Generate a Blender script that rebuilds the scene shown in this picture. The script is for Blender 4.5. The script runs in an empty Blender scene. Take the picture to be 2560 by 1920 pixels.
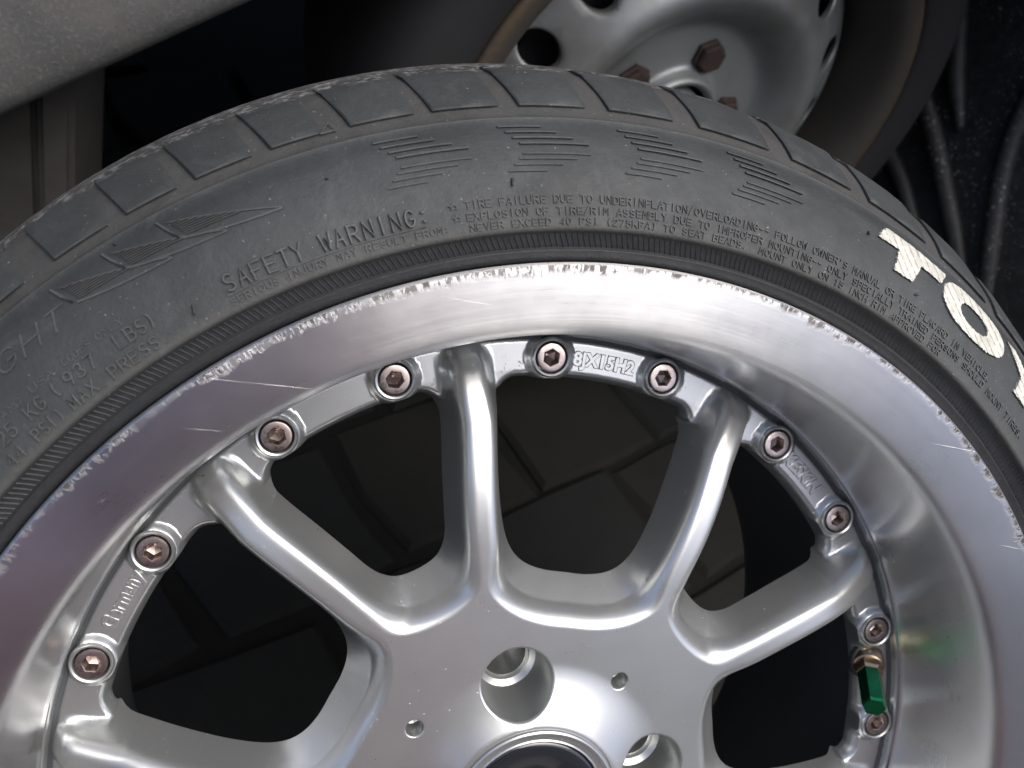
import bpy, bmesh, math, random
import numpy as np
from mathutils import Matrix, Vector
from mathutils.geometry import delaunay_2d_cdt

random.seed(7); rng = np.random.default_rng(7)
sc = bpy.context.scene
C = sc.collection
R = math.radians

# ------------------------------------------------------------------ frame of the leaning wheel
LEAN = 52.0                                   # the wheel plane leans back, this many degrees above the ground
GZ = 0.32373                                  # height of the wheel centre above the ground
_s, _c = math.sin(R(LEAN)), math.cos(R(LEAN))
MW = Matrix(((1, 0, 0, 0), (0, _c, -_s, 0), (0, _s, _c, GZ), (0, 0, 0, 1)))

# ------------------------------------------------------------------ camera
cd = bpy.data.cameras.new('camera'); cam = bpy.data.objects.new('camera', cd); C.objects.link(cam)
cd.sensor_width = 36.0; cd.lens = 2252.74 * 36 / 2560; cd.clip_start = 0.01; cd.clip_end = 500
cam.matrix_world = MW @ Matrix(((0.95135, -0.154, -0.26685, -0.12472), (0.19868, 0.96863, 0.1493, 0.20604),
                                (0.23549, -0.19505, 0.9521, 0.26342), (0, 0, 0, 1)))
cd.dof.use_dof = True; cd.dof.focus_distance = 0.315; cd.dof.aperture_fstop = 15.0
sc.camera = cam

# ------------------------------------------------------------------ daylight
SUN_EL, SUN_AZ = 64.0, 145.0                  # azimuth clockwise from +Y (towards the car) seen from above
w = bpy.data.worlds.new('World'); sc.world = w; w.use_nodes = True
nt = w.node_tree; bg = nt.nodes['Background']
sky = nt.nodes.new('ShaderNodeTexSky'); sky.sky_type = 'NISHITA'; sky.sun_disc = False
sky.sun_elevation = R(SUN_EL); sky.sun_rotation = R(SUN_AZ)
sky.air_density = 0.45; sky.dust_density = 3.0; sky.ozone_density = 0.2
nt.links.new(sky.outputs[0], bg.inputs[0]); bg.inputs[1].default_value = 0.15
sl = bpy.data.lights.new('sun', 'SUN'); sl.energy = 1.5; sl.angle = R(56); sl.color = (1, .985, .955)
so = bpy.data.objects.new('sun', sl); C.objects.link(so)
sd = Vector((math.sin(R(SUN_AZ)) * math.cos(R(SUN_EL)), math.cos(R(SUN_AZ)) * math.cos(R(SUN_EL)), math.sin(R(SUN_EL))))
so.rotation_euler = sd.to_track_quat('Z', 'Y').to_euler(); so.location = sd * 5
sc.view_settings.view_transform = 'Standard'; sc.view_settings.look = 'None'
sc.view_settings.exposure = 1.08; sc.view_settings.gamma = 1.0

# ------------------------------------------------------------------ material helpers
class NB:
    def __init__(s, name):
        s.m = bpy.data.materials.new(name); s.m.use_nodes = True
        s.t = s.m.node_tree; s.p = s.t.nodes['Principled BSDF']; s.tc = None
    def n(s, typ, **kw):
        o = s.t.nodes.new(typ)
        for k, v in kw.items(): setattr(o, k, v)
        return o
    def put(s, sock, v):
        if isinstance(v, bpy.types.NodeSocket): s.t.links.new(v, sock)
        elif v is not None:
            if sock.type == 'RGBA' and len(v) == 3: v = (*v, 1)
            sock.default_value = v
    def obj(s):
        if s.tc is None: s.tc = s.n('ShaderNodeTexCoord')
        return s.tc.outputs['Object']
    def math(s, op, a, b=None, c=None, clamp=False):
        o = s.n('ShaderNodeMath', operation=op, use_clamp=clamp)
        for i, v in enumerate((a, b, c)):
            if v is not None: s.put(o.inputs[i], v)
        return o.outputs[0]
    def noise(s, scale, detail=4, rough=.6, vec=None, dist=0):
        o = s.n('ShaderNodeTexNoise'); s.put(o.inputs['Vector'], vec or s.obj())
        o.inputs['Scale'].default_value = scale; o.inputs['Detail'].default_value = detail
        o.inputs['Roughness'].default_value = rough; o.inputs['Distortion'].default_value = dist
        return o.outputs['Fac']
    def ramp(s, fac, a, b, lo=0., hi=1.):
        o = s.n('ShaderNodeMapRange'); o.clamp = True
        for i, v in enumerate((fac, a, b, lo, hi)): s.put(o.inputs[i], v)
        return o.outputs[0]
    def mix(s, fac, a, b):
        o = s.n('ShaderNodeMix', data_type='RGBA')
        s.put(o.inputs[0], fac); s.put(o.inputs[6], a); s.put(o.inputs[7], b)
        return o.outputs[2]
    def comb(s, x, y, z=0.):
        o = s.n('ShaderNodeCombineXYZ')
        for i, v in enumerate((x, y, z)): s.put(o.inputs[i], v)
        return o.outputs[0]
    def polar(s):
        q = s.n('ShaderNodeSeparateXYZ'); s.put(q.inputs[0], s.obj())
        x, y, z = q.outputs
        r = s.math('SQRT', s.math('ADD', s.math('MULTIPLY', x, x), s.math('MULTIPLY', y, y)))
        return r, s.math('ARCTAN2', y, x), z
    def bump(s, h, strength=.3, dist=.001, prev=None):
        o = s.n('ShaderNodeBump'); o.inputs['Strength'].default_value = strength
        o.inputs['Distance'].default_value = dist; s.put(o.inputs['Height'], h)
        if prev is not None: s.put(o.inputs['Normal'], prev)
        return o.outputs[0]
    def set(s, **kw):
        for k, v in kw.items(): s.put(s.p.inputs[k.replace('_', ' ')], v)
        return s.m

def mat_plain(name, col, rough=.5, metal=0., **kw):
    return NB(name).set(Base_Color=col, Roughness=rough, Metallic=metal, **kw)

def mat_silver():
    b = NB('silver_paint')
    n1 = b.noise(9, 3); n2 = b.noise(2600, 2); sp = b.noise(620, 1, .4)
    dirt = b.ramp(b.noise(1300, 1, .4), .76, .78)
    nb = b.noise(75, 5, .7)
    col = b.mix(b.ramp(n1, .3, .7), (.405, .42, .416), (.455, .465, .457))
    col = b.mix(b.math('MULTIPLY', dirt, .6), col, (.75, .73, .70))
    blk = b.ramp(b.noise(820, 2, .5), .775, .79)
    col = b.mix(blk, col, (.05, .045, .04))
    r, th, z = b.polar()
    marks = b.math('MULTIPLY', b.math('MULTIPLY', b.ramp(b.noise(430, 4, .7), .60, .64), b.ramp(b.noise(38, 3, .6), .60, .68)), b.ramp(r, .160, .1635))
    edge = b.math('MULTIPLY', b.math('MULTIPLY', b.ramp(r, .1757, .1762), b.ramp(r, .1774, .1769)), b.ramp(b.noise(160, 4, .7), .42, .6, 0., .55))
    grime = b.math('MAXIMUM', marks, edge); blk = b.math('MAXIMUM', blk, grime); col = b.mix(grime, col, (.055, .05, .045))
    rough = b.ramp(nb, .25, .8, .27, .31)
    rough = b.math('ADD', rough, b.math('MULTIPLY', dirt, .3))
    return b.set(Base_Color=col, Metallic=b.math('SUBTRACT', .80, b.math('MULTIPLY', b.math('ADD', dirt, blk, clamp=True), .75)), Roughness=rough,
                 Coat_Weight=.25, Coat_Roughness=.22, Normal=b.bump(n2, .05, .0003))

def mat_lip():
    b = NB('polished_aluminium')
    r, th, z = b.polar()
    # circumferential brushing
    lines = b.noise(1.0, 4, .65, b.comb(b.math('MULTIPLY', th, 2.2), b.math('MULTIPLY', r, 2600), b.math('MULTIPLY', z, 1500)))
    # kerb rash along the outer edge: radial gouges, a band whose depth wanders
    gv = b.comb(b.math('MULTIPLY', th, 62), b.math('MULTIPLY', r, 80), 0.)
    g1 = b.noise(1.6, 5, .72, gv, .6)
    wander = b.noise(1.0, 4, .7, b.comb(b.math('MULTIPLY', th, 9), 0., 3.3))
    edge = b.math('ADD', .2060, b.math('MULTIPLY', b.math('SUBTRACT', .5, wander), .010))
    inband = b.ramp(b.math('SUBTRACT', r, edge), -.0010, .0007)
    not_rim = b.ramp(r, .2077, .2081, 1., 0.)
    patch = b.ramp(b.noise(1.0, 3, .6, b.comb(b.math('MULTIPLY', th, 14), 1.7, 0.)), .40, .56)
    top = b.math('MULTIPLY', b.ramp(th, 1.05, 1.3), b.ramp(th, 2.45, 2.15)); patch = b.math('MAXIMUM', patch, b.math('MULTIPLY', top, .9))
    gouge = b.math('MULTIPLY', b.math('MULTIPLY', b.math('MULTIPLY', b.ramp(g1, .475, .51), inband), not_rim), patch)
    fine = b.math('MULTIPLY', b.ramp(b.noise(3.0, 3, .6, gv), .42, .6), b.math('MULTIPLY', inband, patch))
    # stray hairline scratches in two directions
    def hair(ang, sx, sy, lo):
        mp = b.n('ShaderNodeMapping'); b.put(mp.inputs['Vector'], b.obj()); mp.inputs['Rotation'].default_value = (0, 0, R(ang)); mp.inputs['Scale'].default_value = (sx, sy, 20)
        return b.ramp(b.noise(1., 2, .5, mp.outputs[0]), lo, lo + .03)
    scr = b.math('MAXIMUM', hair(-22, 9, 900, .745), hair(14, 11, 1100, .76))
    scr = b.math('MULTIPLY', b.math('MAXIMUM', scr, hair(-52, 14, 1300, .765)), .3)
    spots = b.math('MULTIPLY', b.ramp(b.noise(700, 2, .5), .70, .74), b.ramp(b.noise(14, 3), .45, .7))
    spots = b.math('MULTIPLY', spots, b.ramp(z, -.03, -.014, 1., .12))
    haze = b.noise(24, 5, .7)
    col = b.mix(b.ramp(haze, .3, .75), (.80, .80, .795), (.86, .855, .84))
    col = b.mix(gouge, col, (.13, .12, .112))
    col = b.mix(spots, col, (.07, .065, .06))
    rough = b.math('ADD', b.ramp(haze, .3, .75, .27, .34), b.ramp(lines, .35, .65, -.015, .02))
    rough = b.math('MAXIMUM', rough, b.math('MULTIPLY', gouge, .62))
    rough = b.math('MAXIMUM', rough, b.math('MULTIPLY', scr, .5))
    h = b.math('ADD', b.math('MULTIPLY', gouge, -1.), b.math('MULTIPLY', fine, -.15))
    n1 = b.bump(lines, .10, .0002)
    n2 = b.bump(h, .22, .0004, n1)
    n3 = b.bump(scr, .5, .0002, n2)
    tg = b.n('ShaderNodeTangent', direction_type='RADIAL', axis='Z')
    return b.set(Base_Color=col, Metallic=b.math('SUBTRACT', b.math('SUBTRACT', 1., b.math('MULTIPLY', spots, .9)), b.math('MULTIPLY', gouge, .5), clamp=True), Roughness=rough,
                 Anisotropic=.97, Anisotropic_Rotation=.25, Tangent=tg.outputs[0], Normal=n3)

def mat_rubber(name='tyre_rubber', base=(.0178, .0202, .0204), raised=False):
    b = NB(name)
    r, th, z = b.polar()
    big = b.noise(16, 5, .65, None, .4); med = b.noise(95, 5, .7); fin = b.noise(900, 3, .6); sp = b.noise(1100, 1, .4)
    dusty = b.math('MULTIPLY', b.ramp(big, .33, .70), b.ramp(b.noise(420, 4, .75), .25, .7, .45, 1.15))
    col = b.mix(dusty, base, tuple(c * 2.2 for c in base))
    # road dust settled in the moulded band above the shoulder line
    band = b.math('MULTIPLY', b.ramp(r, .2519, .2524), b.ramp(med, .3, .7, .5, 1.))
    if not raised: col = b.mix(b.math('MULTIPLY', band, .7), col, (.052, .049, .0445))
    low = b.math('MULTIPLY', b.ramp(r, .222, .2185), b.ramp(r, .217, .2188))
    col = b.mix(b.math('MULTIPLY', low, .4), col, (.085, .080, .070))
    smear = b.math('MULTIPLY', b.ramp(b.noise(42, 6, .75, None, 1.), .55, .75), .45)
    col = b.mix(smear, col, (.066, .069, .069))
    col = b.mix(b.ramp(sp, .775, .79, 0., .6), col, (.32, .30, .27))
    # crumbs and grey wear where the tread edge meets the kerb
    worn = b.math('MULTIPLY', b.ramp(r, .2692, .2706), b.ramp(b.noise(240, 4, .75), .5, .62))
    col = b.mix(b.math('MULTIPLY', worn, .55), col, (.30, .29, .28))
    inner = b.ramp(r, .2180, .2170)
    col = b.mix(b.math('MULTIPLY', inner, .75), col, (.016, .0165, .018))
    rough = b.ramp(med, .3, .7, .56, .74)
    rough = b.math('SUBTRACT', rough, b.math('MULTIPLY', inner, .14))
    n = b.bump(fin, .35, .0004); n = b.bump(b.noise(380, 4, .7), .3, .0005, n); n = b.bump(med, .25, .0006, n)
    return b.set(Base_Color=col, Roughness=rough, Normal=n, Specular_IOR_Level=.45)

def mat_white_letter():
    b = NB('worn_white_paint')
    w1 = b.n('ShaderNodeTexWave', wave_type='BANDS', bands_direction='DIAGONAL'); w1.inputs['Scale'].default_value = 260
    w1.inputs['Distortion'].default_value = 1.6; w1.inputs['Detail'].default_value = 2; b.put(w1.inputs['Vector'], b.obj())
    n = b.noise(180, 5, .7); m = b.noise(520, 3, .6)
    col = b.mix(b.ramp(n, .35, .7), (.52, .515, .46), (.34, .335, .29))
    col = b.mix(b.math('MULTIPLY', b.ramp(w1.outputs['Fac'], .22, .0), b.ramp(m, .38, .55)), col, (.20, .19, .165))
    return b.set(Base_Color=col, Roughness=.62, Normal=b.bump(w1.outputs['Fac'], .3, .0004))

M_SIL = mat_silver(); M_LIP = mat_lip(); M_RUB = mat_rubber(); M_RUBR = mat_rubber('raised_rubber', (.040, .041, .041), raised=True); M_BLK = mat_rubber('tread_rubber', (.0182, .0204, .0204), raised=True)
M_WHT = mat_white_letter()

def mat_bolt():
    b = NB('stainless_bolt'); n = b.noise(260, 4, .7)
    return b.set(Base_Color=b.mix(b.ramp(n, .4, .7), (.52, .46, .43), (.36, .28, .245)), Metallic=1., Roughness=b.ramp(n, .3, .7, .2, .4))
M_BOLT = mat_bolt()
M_BRASS = mat_plain('dull_brass', (.36, .28, .2), .33, 1.)
def mat_green():
    b = NB('green_anodised'); n = b.noise(150, 3)
    return b.set(Base_Color=b.mix(b.ramp(n, .4, .7), (.018, .23, .09), (.03, .30, .13)), Metallic=.95, Roughness=.26)
M_GREEN = mat_green()
M_CAP = mat_plain('glossy_black_cap', (.012, .013, .016), .12, 0., Coat_Weight=.5)
M_BARREL = mat_plain('dark_grey_barrel', (.075, .08, .085), .5, .6)  # one even dark grey over the whole barrel
M_DARK = mat_plain('dark_hole', (.02, .02, .022), .6)

# ------------------------------------------------------------------ object helpers
def empty(name, loc=(0, 0, 0), rot=(0, 0, 0), parent=None):
    o = bpy.data.objects.new(name, None); C.objects.link(o); o.empty_display_size = .05
    o.location = loc; o.rotation_euler = rot
    if parent: o.parent = parent
    return o
def tag(o, label, cat, group=None):
    o['label'] = label; o['category'] = cat
    if group: o['group'] = group
def link(name, me, mat, parent=None):
    o = bpy.data.objects.new(name, me); C.objects.link(o)
    if mat and not me.materials: me.materials.append(mat)
    if parent: o.parent = parent
    return o
def mesh(name, V, F, smooth=True, normals=None):
    me = bpy.data.meshes.new(name)
    me.from_pydata([tuple(map(float, v)) for v in V], [], [tuple(map(int, f)) for f in F])
    me.validate(); me.update()
    if smooth: me.polygons.foreach_set('use_smooth', [True] * len(me.polygons))
    if normals is not None and len(me.vertices) == len(normals):
        me.normals_split_custom_set_from_vertices([tuple(map(float, n)) for n in normals])
    return me
def autosmooth(me, deg=35):
    bm = bmesh.new(); bm.from_mesh(me)
    for e in bm.edges:
        e.smooth = not (len(e.link_faces) == 2 and e.calc_face_angle(0) > R(deg))
    bm.to_mesh(me); bm.free(); return me
def lathe(prof, n=96, a0=0., a1=360.):
    full = abs(a1 - a0) >= 359.9; k = n if full else n + 1
    th = np.radians(np.linspace(a0, a1, n + 1)[:k]); V = []; F = []
    for t in th:
        for (r, z) in prof: V.append((r * math.cos(t), r * math.sin(t), z))
    m = len(prof)
    for i in range(n):
        j = (i + 1) % k
        for q in range(m - 1):
            F.append((i * m + q, j * m + q, j * m + q + 1, i * m + q + 1))
    return V, F
def lathe_mesh(name, prof, n=96, sharp=40, **kw):
    V, F = lathe(prof, n, **kw); me = mesh(name, V, F)
    bm = bmesh.new(); bm.from_mesh(me); bmesh.ops.remove_doubles(bm, verts=bm.verts, dist=1e-7)
    bmesh.ops.recalc_face_normals(bm, faces=bm.faces); bm.to_mesh(me); bm.free()
    me.polygons.foreach_set('use_smooth', [True] * len(me.polygons))
    return autosmooth(me, sharp)
def spline(pts, n=6):
    """dense smooth curve through a list of (r, z) points"""
    P = np.array(pts, float); out = []
    for i in range(len(P) - 1):
        p0 = P[max(i - 1, 0)]; p1 = P[i]; p2 = P[i + 1]; p3 = P[min(i + 2, len(P) - 1)]
        for t in np.linspace(0, 1, n, endpoint=False):
            out.append(.5 * ((2 * p1) + (-p0 + p2) * t + (2 * p0 - 5 * p1 + 4 * p2 - p3) * t * t + (-p0 + 3 * p1 - 3 * p2 + p3) * t ** 3))
    out.append(P[-1]); return [tuple(q) for q in out]

# ================================================================== THE LEANING WHEEL
wheel = empty('alloy_wheel'); wheel.matrix_world = MW
tag(wheel, 'silver ten spoke alloy wheel with scuffed polished lip and white lettered tyre, leaning in front', 'wheel')

# ---- polished outer lip
lip_prof = [(.2040, -.0065), (.2075, -.0045), (.2084, -.0022), (.2082, -.0004), (.2074, .0003), (.2062, .0001), (.2045, -.0004)]
lip_prof += spline([(.2045, -.0004), (.200, -.0017), (.195, -.0033), (.190, -.0051), (.1874, -.0066), (.1856, -.0092), (.1845, -.0135),
                    (.1835, -.022), (.1822, -.036), (.1811, -.049), (.1804, -.0535), (.1797, -.0560), (.1788, -.0572)], 5)[1:]
lip = link('rim_lip', lathe_mesh('rim_lip', lip_prof, 720, 50), M_LIP, wheel)
lip['label'] = 'polished aluminium lip with gouged, kerb-scraped outer edge'

# ---- barrel behind the face
bar_prof = spline([(.1795, -.060), (.1690, -.068), (.1665, -.085), (.163, -.12), (.165, -.16), (.172, -.19), (.19, -.203), (.205, -.206)], 4)
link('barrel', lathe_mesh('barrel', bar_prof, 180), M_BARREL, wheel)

# ---- spoke face as a height field
SMALL = [(98.6, 0.0), (99.3, 6.6), (101.7, 11.2), (106.9, 15.4), (116.4, 19.5), (128.6, 24.8), (140.7, 30.4), (147.3, 33.2)]
LARGE = [(85.6, 0.0), (85.7, 9.0), (87.4, 16.7), (91.2, 22.6), (98.3, 27.3), (110.6, 31.5), (127.2, 35.3), (144.0, 38.3)]
R_IN = .1604
def sym_spline(s, n): return spline([(s[1][0], -s[1][1])] + s, n)[n:]
def hole_poly(side, corner):
    """closed window outline (x radial, y tangential), mirrored about y = 0"""
    s = [(a / 1e3, b / 1e3) for a, b in side]
    ax, ay = s[-1]; th = math.atan2(ay, ax)
    tc = th - .0005; arc0 = tc - .042
    c0 = np.array(s[-1]); c1 = np.array((R_IN * math.cos(arc0), R_IN * math.sin(arc0)))
    cor = np.array((.1588 * math.cos(tc), .1588 * math.sin(tc)))
    bez = [tuple((1 - t) ** 2 * c0 + 2 * t * (1 - t) * cor + t * t * c1) for t in np.linspace(0, 1, 8)[1:]]
    arc = [(R_IN * math.cos(a), R_IN * math.sin(a)) for a in np.linspace(arc0, 0, 14)[1:]]
    half = sym_spline(s, 8) + bez + arc
    full = half + [(x, -y) for x, y in reversed(half[1:-1])]
    P = np.array(full + [full[0]]); d = np.r_[0, np.cumsum(np.hypot(*np.diff(P, axis=0).T))]
    n = int(d[-1] / .0009); u = np.linspace(0, d[-1], n, endpoint=False)
    return np.c_[np.interp(u, d, P[:, 0]), np.interp(u, d, P[:, 1])]
def ext_poly(side):
    """the same window carried on outwards through the bolt ring"""
    s = [(a / 1e3, b / 1e3) for a, b in side]; th = math.atan2(s[-1][1], s[-1][0])
    s = sym_spline(s, 8) + [(r * math.cos(th), r * math.sin(th)) for r in np.linspace(.156, .23, 10)]
    return np.array(s + [(x, -y) for x, y in reversed(s[1:])])
def rotp(P, deg):
    c, s = math.cos(R(deg)), math.sin(R(deg)); return P @ np.array([[c, s], [-s, c]])
def sdist(P, poly):
    """signed distance to a closed polygon, negative inside"""
    A = poly; B = np.roll(poly, -1, 0); d = B - A; L = (d ** 2).sum(1)
    best = np.full(len(P), 1e9); ins = np.zeros(len(P), bool)
    for a, b, dd, l in zip(A, B, d, L):
        q = P - a; t = np.clip((q @ dd) / max(l, 1e-16), 0, 1); best = np.minimum(best, ((q - t[:, None] * dd) ** 2).sum(1))
        if a[1] != b[1]:
            c = (a[1] > P[:, 1]) != (b[1] > P[:, 1])
            ins ^= c & (P[:, 0] < (b[0] - a[0]) * (P[:, 1] - a[1]) / (b[1] - a[1]) + a[0])
    return np.sqrt(best) * np.where(ins, -1, 1)
hS, hL = hole_poly(SMALL, 4), rotp(hole_poly(LARGE, 4), 36)
xS, xL = ext_poly(SMALL), rotp(ext_poly(LARGE), 36)
WMAX = .0155
def smax(a, b, k):
    h = np.clip(.5 + .5 * (a - b) / k, 0, 1); return b + (a - b) * h + k * h * (1 - h)
def smin(a, b, k): return -smax(-a, -b, k)
def z_back(r):
    t = np.clip((r - .078) / (.162 - .078), 0, 1); return -.0545 - .0135 * t ** 1.7
def z_base(r):
    t = np.clip((r - .100) / .064, 0, 1.1); return -.0370 - .0115 * t ** 2.4
def z_face(r):
    z = z_base(r)
    e = np.clip((r - .166) / .0105, 0, 1.3); return z - .0125 * e ** 2.6
def hub_rise(r):
    return .0066 * np.clip((.056 - r) / .022, 0, 1) ** 1.7
def height(P):
    r = np.hypot(P[:, 0], P[:, 1])
    # fold any angle into the 36 degree wedge: windows are mirrored about both of its sides
    a = np.degrees(np.arctan2(P[:, 1], P[:, 0])) % 72; a = np.where(a > 36, 72 - a, a)
    Q = np.c_[r * np.cos(np.radians(a)), r * np.sin(np.radians(a))]
    d1, d2 = sdist(Q, xS), sdist(Q, xL)
    wd = smin((np.maximum(d1, 0) + np.maximum(d2, 0)) / 2, np.full(len(r), WMAX), .003)
    wd = np.maximum(wd, .003)
    d = smin(d1, d2, .0012)
    dw = wd * np.interp(wd, [.008, .0155], [.20, .52]); hr = np.interp(wd, [.008, .0155], [.0060, .0074]); zf = z_face(r); zb = z_back(r)
    wall = zb + np.clip(d / dw, -.6, 1) * (zf - hr - zb)
    q = np.clip(1 - (d - dw) / (wd - dw), 0, 1)
    sp = np.where(d < dw, wall, zf - hr + hr * (1 - q ** np.interp(wd, [.008, .0155], [6.0, 2.0])))
    # bolt ring
    e = np.minimum(sdist(Q, hS), sdist(Q, hL))
    k = np.clip(e / .0034, 0, 1)
    ring = np.where(e < .0008, -.0686 + e / .0008 * .002, -.0666 + .0036 * (1 - (1 - np.clip((e - .0008) / .003, 0, 1)) ** 2.2))
    ring = ring + .0016 - .0003 * np.clip((r - .164) / .012, 0, 1)
    for ab in (7.9, 28.1):                        # the bolt bosses swell out of the ring
        rho = np.hypot(Q[:, 0] - .1693 * math.cos(R(ab)), Q[:, 1] - .1693 * math.sin(R(ab)))
        ring = smax(ring, -.0588 - .0045 * np.clip((rho - .0072) / .0030, 0, 2) ** 2 - .009 * np.clip((.0073 - rho) / .0007, 0, 1) - 3 * np.clip(r - .1756, 0, 1), .0022)
        ring = ring - .0105 * np.clip((.0072 - rho) / .0007, 0, 1)
    ring = np.minimum(ring, -.0686 + e / .0007 * .012)
    ring = ring - .0018 * np.exp(-((r - .1764) / .0008) ** 2) + .0038 / (1 + np.exp(-(r - .1776) / .0003)) 
    ring = ring - 4 * np.clip(.1575 - r, 0, 1)
    return smax(sp, ring, .0048) + hub_rise(r)
def normals_of(P):
    e = 1.2e-4; ex = np.array([e, 0]); ey = np.array([0, e])
    gx = (height(P + ex) - height(P - ex)) / (2 * e); gy = (height(P + ey) - height(P - ey)) / (2 * e)
    N = np.c_[-gx, -gy, np.ones(len(P))]; return N / np.linalg.norm(N, axis=1)[:, None]

R_HUB, R_OUT = .0660, .1796
def wedge_points():
    pts = []
    for hole, oth in ((hS, hL), (hL, hS)):
        nx = np.roll(hole, -1, 0) - np.roll(hole, 1, 0); nx = np.c_[nx[:, 1], -nx[:, 0]]; nx /= np.linalg.norm(nx, axis=1)[:, None]
        if (sdist(hole + nx * 1e-4, hole) < 0).mean() > .5: nx = -nx
        for e in [*np.arange(0, 10, .5), *np.arange(10, 16.6, .6)]:
            L = hole + nx * (e / 1e3 + 1e-6)
            ok = (sdist(L, hole) > e / 1e3 - 5e-5) & (sdist(L, oth) > e / 1e3 - 2e-4)
            pts.append(L[ok])
    P = np.vstack(pts)
    g = [(r, a) for r in np.arange(.0675, .160, .0012) for a in np.arange(.4, 36, .072 / r)]
    G = np.array([(r * math.cos(R(a)), r * math.sin(R(a))) for r, a in g])
    dG = np.minimum(sdist(G, hS), sdist(G, hL)); G = G[dG > .0166]
    g = [(r, a) for r in np.r_[np.arange(.1590, .1755, .0008), np.arange(.1757, R_OUT, .0004)] for a in np.arange(.35, 35.9, .36)]
    G2 = np.array([(r * math.cos(R(a)), r * math.sin(R(a))) for r, a in g])
    G2 = G2[np.minimum(sdist(G2, hS), sdist(G2, hL)) > .0005]
    P = np.vstack([P, G, G2]); a = np.degrees(np.arctan2(P[:, 1], P[:, 0])); r = np.hypot(P[:, 0], P[:, 1])
    P = P[(a > .12) & (a < 35.88) & (r > R_HUB + .0012) & (r < R_OUT - .0002)]
    key = np.unique(np.round(P / 1.6e-4).astype(int), axis=0, return_index=True)[1]; P = P[np.sort(key)]
    B = [(rr * math.cos(R(t)), rr * math.sin(R(t))) for rr in (R_HUB, R_OUT) for t in np.arange(0, 36.01, .9 if rr < .1 else .5)]
    for t, hole in ((0, hS), (36, hL)):
        rr = np.r_[np.arange(R_HUB + .001, hole_r[t], .0008), hole_r[t], np.arange(R_IN, R_OUT - .0002, .0005)]
        sg = -1 if t == 0 else 1                          # bow the seam outwards by a hair so that its points stay on the hull
        off = [sg * 6e-6 * (1 - ((q - .123) / .060) ** 2) for q in rr]
        B += [(q * math.cos(R(t)) - o_ * math.sin(R(t)), q * math.sin(R(t)) + o_ * math.cos(R(t))) for q, o_ in zip(rr, off)]
    return np.vstack([P, np.array(B)])
hole_r = {0: .0986, 36: .0856}
WP = wedge_points()
_o = delaunay_2d_cdt([Vector(v) for v in WP], [], [], 0, 1e-7)
WV = np.array([tuple(v) for v in _o[0]]); WF = np.array([f for f in _o[2] if len(f) == 3])
cen = WV[WF].mean(1); cr = np.hypot(cen[:, 0], cen[:, 1])
keep = (sdist(cen, hS) > -2e-5) & (sdist(cen, hL) > -2e-5) & (cr > R_HUB * .9995)
WF = WF[keep]; cen = cen[keep]; cr = cr[keep]
WZ = height(WV); WN = normals_of(WV)
_wed = np.minimum(sdist(cen, xS), sdist(cen, xL))
is_hub = cr < .099
is_spoke = (~is_hub) & (cr < .1775) & (_wed > -.0016)
is_ring = ~(is_hub | is_spoke)
def sub(mask):
    F = WF[mask]; u, inv = np.unique(F, return_inverse=True); return u, inv.reshape(-1, 3)
def ccw(V2, F):
    a, b, c = V2[F[:, 0]], V2[F[:, 1]], V2[F[:, 2]]
    cr_ = (b[:, 0] - a[:, 0]) * (c[:, 1] - a[:, 1]) - (b[:, 1] - a[:, 1]) * (c[:, 0] - a[:, 0])
    F = F.copy(); m = cr_ < 0; F[m] = F[m][:, ::-1]; return F
def wedge_part(mask, mirror=False):
    u, F = sub(mask); V = np.c_[WV[u], WZ[u]]; N = WN[u].copy()
    if mirror: V = V * (1, -1, 1); N = N * (1, -1, 1)
    return V, ccw(V[:, :2], F), N
def all_around(mask):
    Vs, Fs, Ns = [], [], []; n = 0
    for mir in (False, True):
        V, F, N = wedge_part(mask, mir)
        for k in range(5):
            a = R(53.35 + 72 * k); c, s = math.cos(a), math.sin(a); Q = np.array([[c, s, 0], [-s, c, 0], [0, 0, 1]])
            Vs.append(V @ Q); Ns.append(N @ Q); Fs.append(F + n); n += len(V)
    return Vs, Fs, Ns, n
# spokes: two mirror-image meshes, five turns of each
for mir in (False, True):
    V, F, N = wedge_part(is_spoke, mir); me = mesh('spoke', V, F, True, N)
    for k in range(5):
        o = link('spoke', me, M_SIL, wheel); o.rotation_euler = (0, 0, R(53.35 + 72 * k))
Vs, Fs, Ns, n = all_around(is_ring)
link('bolt_ring', mesh('bolt_ring', np.vstack(Vs), np.vstack(Fs), True, np.vstack(Ns)), M_SIL, wheel)

# ---- hub with four stud pockets and four small holes
Vs, Fs, Ns, n = all_around(is_hub)
A_LUG, R_LUG, P_LUG = 107.8, .0495, .0136
lugs = [(R_LUG * math.cos(R(A_LUG + 90 * k)), R_LUG * math.sin(R(A_LUG + 90 * k)), P_LUG) for k in range(4)]
pins = [(.0568 * math.cos(R(A_LUG + 45 + 90 * k)), .0568 * math.sin(R(A_LUG + 45 + 90 * k)), .0033) for k in range(4)]
def hub_h(P):
    r = np.hypot(P[:, 0], P[:, 1]); z = z_face(r) + hub_rise(r)
    for (x, y, q) in lugs + pins:
        e = np.hypot(P[:, 0] - x, P[:, 1] - y) - q; rd = .0010 if q > .01 else .0006
        z = z - rd * (1 - np.sqrt(np.clip(1 - np.clip(1 - e / rd, 0, 1) ** 2, 0, 1)))
    return z
R_BORE = .0330
pts = []
for (x, y, q) in lugs + pins:
    m = 72 if q > .01 else 30
    for e in ((0, .00015, .0004, .0007, .0011, .0018) if q > .01 else (0, .0001, .0003, .0007)):
        pts += [(x + (q + e) * math.cos(t), y + (q + e) * math.sin(t)) for t in np.linspace(0, 2 * math.pi, m, endpoint=False)]
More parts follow.
